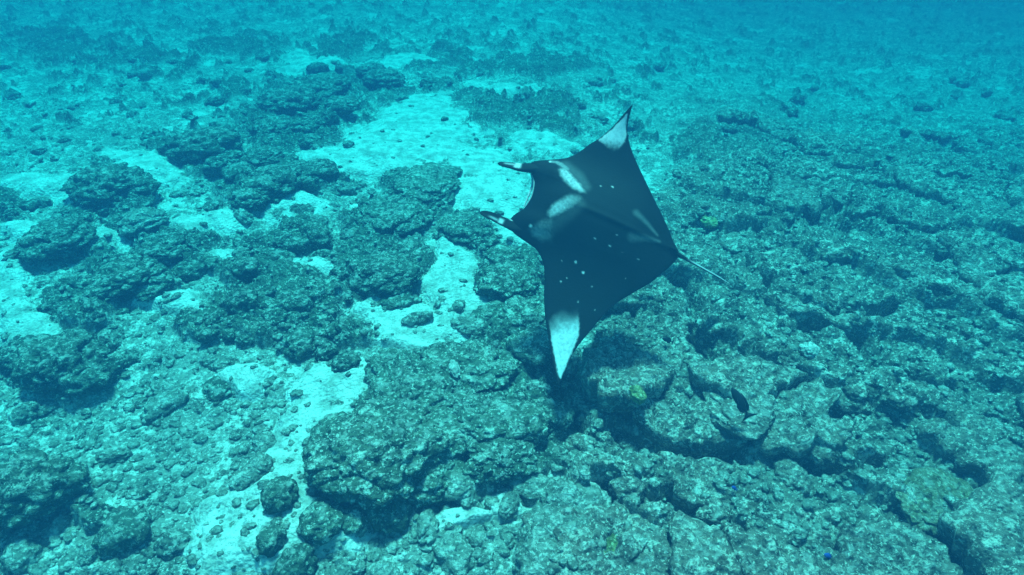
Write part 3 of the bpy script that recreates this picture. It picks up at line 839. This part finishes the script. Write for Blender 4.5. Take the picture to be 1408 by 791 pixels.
def manta_mat():
    m, nt, p = new_mat('manta_skin'); b = NB(nt)
    g = b.n('ShaderNodeNewGeometry'); pos = g.outputs['Position']
    a = b.n('ShaderNodeAttribute', attribute_name='white').outputs['Fac']
    n = b.noise(pos, 30, 5, 0.65)
    dk = b.mix(b.noise(pos, 3, 3, 0.5), (0.004, 0.0045, 0.005), (0.009, 0.0095, 0.010))
    wh = b.mix(n, (0.44, 0.44, 0.43), (0.60, 0.60, 0.58))
    aa = b.math('MULTIPLY', a, b.ramp(n, 0.25, 0.6, 0.78, 1.0))
    b.l(b.mix(aa, dk, wh), p.inputs['Base Color'])
    p.inputs['Roughness'].default_value = 0.62; p.inputs['Specular IOR Level'].default_value = 0.06
    bu = b.n('ShaderNodeBump'); bu.inputs['Strength'].default_value = 0.25; bu.inputs['Distance'].default_value = 0.01
    b.l(b.noise(pos, 45, 4, 0.6), bu.inputs['Height']); b.l(bu.outputs['Normal'], p.inputs['Normal'])
    return m
M_MANTA = manta_mat()
manta = tag(empty('manta_ray', MP0), 'black manta ray with white shoulder and wing tip patches gliding over the reef', 'manta ray')
def manta_part(name, V, F, w):
    me = mesh_from(name, V - MP0, F)
    attr(me, 'white', w)
    return obj(name, me, M_MANTA, manta)
manta_part('body', V, F, np.concatenate([topw.ravel(), botw.ravel()]))

def blade(name, pts, wid, thick, lift, roll, whitefn, n=60, m=28):
    """a tapered leaf shaped fin along pixel points: half widths in px, thickness and lift in metres"""
    P = catmull(np.column_stack([pts, wid, thick, lift]), n)
    ctr = on_manta(P[:, 0], P[:, 1], P[:, 4])
    tan = np.gradient(ctr, axis=0); tan /= np.linalg.norm(tan, axis=1)[:, None]
    side = np.cross(np.repeat(MN[None], n, 0), tan); side /= np.linalg.norm(side, axis=1)[:, None]
    nrm = np.cross(tan, side)
    c, s = math.cos(roll), math.sin(roll)
    side, nrm = side * c + nrm * s, nrm * c - side * s
    wm = P[:, 2] / FPX * 6.3
    th = np.linspace(0, 2 * np.pi, m, endpoint=False)
    cup = (np.cos(th) ** 2)[None, :, None] * 0.35 * wm[:, None, None] * nrm[:, None, :]
    V = ctr[:, None, :] + side[:, None, :] * (np.cos(th)[None, :, None] * wm[:, None, None]) + nrm[:, None, :] * (np.sin(th)[None, :, None] * P[:, 3][:, None, None]) + cup
    s01 = np.repeat(np.linspace(0, 1, n)[:, None], m, 1)
    w = whitefn(s01, np.repeat(np.cos(th)[None], n, 0), np.repeat(np.sin(th)[None], n, 0))
    V = np.concatenate([V.reshape(-1, 3), ctr[:1], ctr[-1:]])
    F = [tuple(q) for q in grid_faces(n, m, True)]
    F = np.array(F)
    caps = np.array([[n * m, (k + 1) % m, k, k] for k in range(m)] + [[n * m + 1, (n - 1) * m + k, (n - 1) * m + (k + 1) % m, (n - 1) * m + (k + 1) % m] for k in range(m)])
    me = bpy.data.meshes.new(name)
    me.from_pydata([tuple(v) for v in (V - MP0)], [], [tuple(q) for q in F] + [tuple(q[:3]) for q in caps])
    me.polygons.foreach_set('use_smooth', [True] * len(me.polygons)); me.update()
    attr(me, 'white', np.concatenate([w.ravel(), [0, 0]]))
    return obj(name, me, M_MANTA, manta)

blade('cephalic_fin', [(744, 236), (729, 232.5), (715, 231.5), (704, 229), (694, 227), (687, 225.5), (684.3, 225)], [4, 7, 6.4, 5.4, 4.2, 2.8, 0.8],
      [0.05, 0.045, 0.03, 0.022, 0.018, 0.013, 0.004], [0.02, 0.02, 0.02, 0.02, 0.03, 0.03, 0.03], 0.25,
      lambda s, c, n: np.maximum(0.9 * sstep(0.42, 0.50, s) * sstep(0.66, 0.57, s) * sstep(-0.5, -0.1, -c + 0.2) * (n > -0.2),
                                 0.55 * sstep(0.55, 0.6, s) * sstep(0.9, 0.8, s) * sstep(0.45, 0.15, np.abs(c + 0.3)) * (n > 0)))
blade('cephalic_fin', [(724, 318), (709, 313), (698, 308.5), (688, 304), (678, 299), (668, 295), (662, 293), (660, 292.5)], [5, 8, 7.2, 6.6, 6.2, 5.0, 3.0, 0.8],
      [0.05, 0.045, 0.03, 0.022, 0.018, 0.016, 0.01, 0.004], [0.0, 0.0, 0.01, 0.02, 0.03, 0.03, 0.03, 0.03], 0.15,
      lambda s, c, n: np.maximum(np.maximum(0.9 * sstep(0.46, 0.52, s) * sstep(0.62, 0.56, s) * sstep(0.75, 0.35, np.abs(c - 0.15)) * (n > 0),
                                 0.5 * sstep(0.58, 0.62, s) * sstep(0.84, 0.72, s) * sstep(0.4, 0.1, np.abs(c - 0.3)) * (n > 0)),
                                 0.75 * sstep(0.44, 0.36, s) * sstep(0.62, 0.82, np.abs(c)) * (c < 0)))
def tube(name, pts, rad, lift, w, n=70, m=10):
    P = catmull(np.column_stack([pts, rad, lift]), n)
    ctr = on_manta(P[:, 0], P[:, 1], P[:, 3])
    tan = np.gradient(ctr, axis=0); tan /= np.linalg.norm(tan, axis=1)[:, None]
    a = np.cross(tan, MN[None]); a /= np.linalg.norm(a, axis=1)[:, None]; b2 = np.cross(tan, a)
    th = np.linspace(0, 2 * np.pi, m, endpoint=False)
    V = ctr[:, None] + (a[:, None] * np.cos(th)[None, :, None] + b2[:, None] * np.sin(th)[None, :, None]) * P[:, 2][:, None, None]
    s = np.repeat(np.linspace(0, 1, n)[:, None], m, 1)
    return manta_part(name, V.reshape(-1, 3), grid_faces(n, m, True), w(s, np.repeat(th[None], n, 0)).ravel())

tube('tail', [(922, 344), (934, 351), (950, 360), (968, 370), (986, 380), (1003, 390.5)], [0.035, 0.022, 0.014, 0.011, 0.009, 0.004], [0.0, 0, 0.01, 0.02, 0.02, 0.02],
     lambda s, th: 0.62 * sstep(0.25, 0.45, s) * (np.cos(th + 1.57 + 0.7) > 0.1))
tube('upper_lip', [(731, 240.5), (734.5, 250), (733.5, 262), (730, 273), (722, 285)], [0.008, 0.011, 0.012, 0.011, 0.006], [0.0, 0, 0, 0, 0], lambda s, th: 0.55 + 0 * s)
tube('lower_jaw', [(730, 239), (732.5, 250), (729.5, 262), (725, 273), (720, 285.5)], [0.008, 0.012, 0.013, 0.012, 0.006], [-0.05, -0.06, -0.06, -0.06, -0.05], lambda s, th: 0.85 + 0 * s)
# little dorsal fin at the tail root
k = 24
tq = np.linspace(0, 1, k)
foot = on_manta(912 + 20 * tq, 339 + 8 * tq, 0.02 + 0 * tq)
hgt = 0.055 * np.sin(np.pi * np.clip(tq ** 1.6, 0, 1)) + 0.002
sd_ = np.cross(MN, foot[-1] - foot[0]); sd_ /= np.linalg.norm(sd_)
V = np.concatenate([foot - sd_ * 0.012, foot + MN * hgt[:, None], foot + sd_ * 0.012])
manta_part('dorsal_fin', V, grid_faces(3, k), np.zeros(len(V)))

# ---------------------------------------------------------------- fish
def plain_mat(name, col, rough=0.5):
    m, nt, p = new_mat(name); b = NB(nt)
    g = b.n('ShaderNodeNewGeometry')
    b.l(b.mix(b.noise(g.outputs['Position'], 40, 4, 0.6), tuple(c * 0.75 for c in col), tuple(c * 1.25 for c in col)), p.inputs['Base Color'])
    p.inputs['Roughness'].default_value = rough; p.inputs['Specular IOR Level'].default_value = 0.2
    return m

def make_fish(label, head, tail, lift, hratio, wratio, mat, roll, bend=0.0, group=None):
    """head and tail tip given as photo pixels; swims lift metres above the reef"""
    x, y, z, d = place((head[0] + tail[0]) / 2, (head[1] + tail[1]) / 2, lift)
    z += lift
    depth = (np.array([x, y, z]) - CAMP) @ FW
    hp = CAMP + ray(*head) * depth; tp = CAMP + ray(*tail) * (depth + 0.02)
    c = (hp + tp) / 2; L = np.linalg.norm(hp - tp)
    root = tag(empty('reef_fish', c), label, 'fish', group)
    fx = (hp - tp) / L
    up0 = np.array([0, 0, 1.0]); up0 -= fx * (up0 @ fx); up0 /= np.linalg.norm(up0)
    sd = np.cross(up0, fx)
    cr, sr = math.cos(roll), math.sin(roll)
    up1 = up0 * cr + sd * sr; sd1 = np.cross(up1, fx)
    B = np.stack([fx, sd1, up1])
    def put(name, V, F, mt=mat):
        V = np.asarray(V, float) * L
        V[:, 1] += bend * L * (1 - (V[:, 0] / L * 2) ** 2)
        me = bpy.data.meshes.new(name); me.from_pydata([tuple(v) for v in V @ B], [], F)
        me.polygons.foreach_set('use_smooth', [True] * len(me.polygons)); me.update()
        return obj(name, me, mt, root)
    n, m = 26, 16
    s = np.linspace(0, 1, n)                       # snout to tail stalk
    prof = np.interp(s, [0, .04, .12, .25, .42, .6, .78, .92, 1], [.04, .30, .62, .90, 1.0, .88, .56, .26, .20])
    th = np.linspace(0, 2 * np.pi, m, endpoint=False)
    X = 0.5 - s * 0.84
    V = np.stack([np.repeat(X[:, None], m, 1), np.sin(th)[None] * prof[:, None] * wratio / 2, np.cos(th)[None] * prof[:, None] * hratio / 2], -1).reshape(-1, 3)
    F = [tuple(int(q) for q in r) for r in grid_faces(n, m, True)] + [tuple(range(m)), tuple((n - 1) * m + q for q in range(m - 1, -1, -1))]
    put('body', V, F)
    def fin(name, outline, y=0.0, t=0.006, tilt=0.0):
        V = []
        for sg in (-1, 1):
            for (a, h) in outline: V.append((a, y + sg * t / 2 + math.sin(tilt) * h, h * math.cos(tilt) if tilt else h))
        k = len(outline)
        F = [tuple(range(k)), tuple(range(2 * k - 1, k - 1, -1))] + [(q, q + k, (q + 1) % k + k, (q + 1) % k) for q in range(k)]
        put(name, V, F)
    hh = hratio / 2
    fin('tail_fin', [(-0.31, 0.025), (-0.40, 0.11), (-0.5, 0.24), (-0.475, 0.07), (-0.46, 0.0), (-0.475, -0.07), (-0.5, -0.24), (-0.40, -0.11), (-0.31, -0.025)])
    fin('dorsal_fin', [(0.30, hh * .7), (0.22, hh * 1.25), (0.05, hh * 1.4), (-0.15, hh * 1.25), (-0.28, hh * .7), (-0.27, hh * .3), (0.1, hh * .8)])
    fin('anal_fin', [(0.05, -hh * .9), (-0.05, -hh * 1.25), (-0.2, -hh * 1.1), (-0.28, -hh * .6), (-0.26, -hh * .3), (-0.05, -hh * .75)])
    for sg in (-1, 1):
        V = [(0.22, sg * wratio * .45, -0.02), (0.10, sg * (wratio * .5 + 0.09), -0.05), (0.07, sg * (wratio * .5 + 0.06), -0.07), (0.15, sg * wratio * .45, -0.05),
             (0.215, sg * wratio * .45, -0.014), (0.10, sg * (wratio * .5 + 0.09), -0.044), (0.07, sg * (wratio * .5 + 0.06), -0.064), (0.15, sg * wratio * .45, -0.044)]
        put('pectoral_fin', V, [(0, 1, 2, 3), (7, 6, 5, 4), (0, 4, 5, 1), (1, 5, 6, 2), (2, 6, 7, 3), (3, 7, 4, 0)])
        e, f = ico(1)
        put('eye', e * 0.016 + np.array([0.40, sg * wratio * .27, 0.04]), [tuple(int(q) for q in r) for r in f])
    return root

M_FISH = plain_mat('dark_fish_skin', (0.010, 0.011, 0.014))
M_BLUE = plain_mat('blue_fish_skin', (0.02, 0.05, 0.24))
make_fish('dark slender fish hovering above the ledges with curved tail', (1006, 533), (1031, 575), 0.6, 0.25, 0.14, M_FISH, -0.75, 0.05)
make_fish('small dark oval fish close over the ledge near the trailing wing edge', (910.5, 465), (926, 471), 0.15, 0.34, 0.18, M_FISH, -0.5)
make_fish('tiny dark fish beside the small dark oval fish', (947, 469), (954, 474.5), 0.12, 0.34, 0.18, M_FISH, -0.5)
make_fish('tiny blue fish over the pale ledge above the lower cracks', (1006, 669), (1014, 674), 0.12, 0.38, 0.2, M_BLUE, -0.9)
make_fish('tiny deep blue fish in the gap of the lowest ledges', (1133, 762), (1146, 769), 0.12, 0.38, 0.2, M_BLUE, -0.9)

# ---------------------------------------------------------------- the water itself
def water_volume():
    SIG_S = (0.0009, 0.0075, 0.0148)
    SIG_T = (0.240, 0.053, 0.0565)
    Dn = 0.24
    m = bpy.data.materials.new('sea_water'); m.use_nodes = True
    nt = m.node_tree; nt.nodes.clear()
    out = nt.nodes.new('ShaderNodeOutputMaterial'); v = nt.nodes.new('ShaderNodeVolumePrincipled')
    col = [s / Dn for s in SIG_S]
    ab = [max(0.0, 1 - (t - s) / (Dn * (1 - c))) ** 2 for s, t, c in zip(SIG_S, SIG_T, col)]
    v.inputs['Color'].default_value = (*col, 1)
    v.inputs['Absorption Color'].default_value = (*ab, 1)
    v.inputs['Density'].default_value = Dn
    v.inputs['Anisotropy'].default_value = 0.0
    nt.links.new(v.outputs['Volume'], out.inputs['Volume'])
    zmin = float(Z.min()) - 1.0
    x0, x1, y0, y1, z0, z1 = float(xf.min()) - 2, float(xf.max()) + 2, -6.0, 78.0, zmin, CAM_H + 0.6
    V = [(x, y, z) for z in (z0, z1) for y in (y0, y1) for x in (x0, x1)]
    F = [(0, 2, 3, 1), (4, 5, 7, 6), (0, 1, 5, 4), (2, 6, 7, 3), (0, 4, 6, 2), (1, 3, 7, 5)]
    me = bpy.data.meshes.new('haze'); me.from_pydata(V, [], F); me.update()
    o = obj('haze', me, m)
    o['kind'] = 'stuff'
    o['label'] = 'clear blue green sea water filling the whole scene'
    o['category'] = 'water'
water_volume()
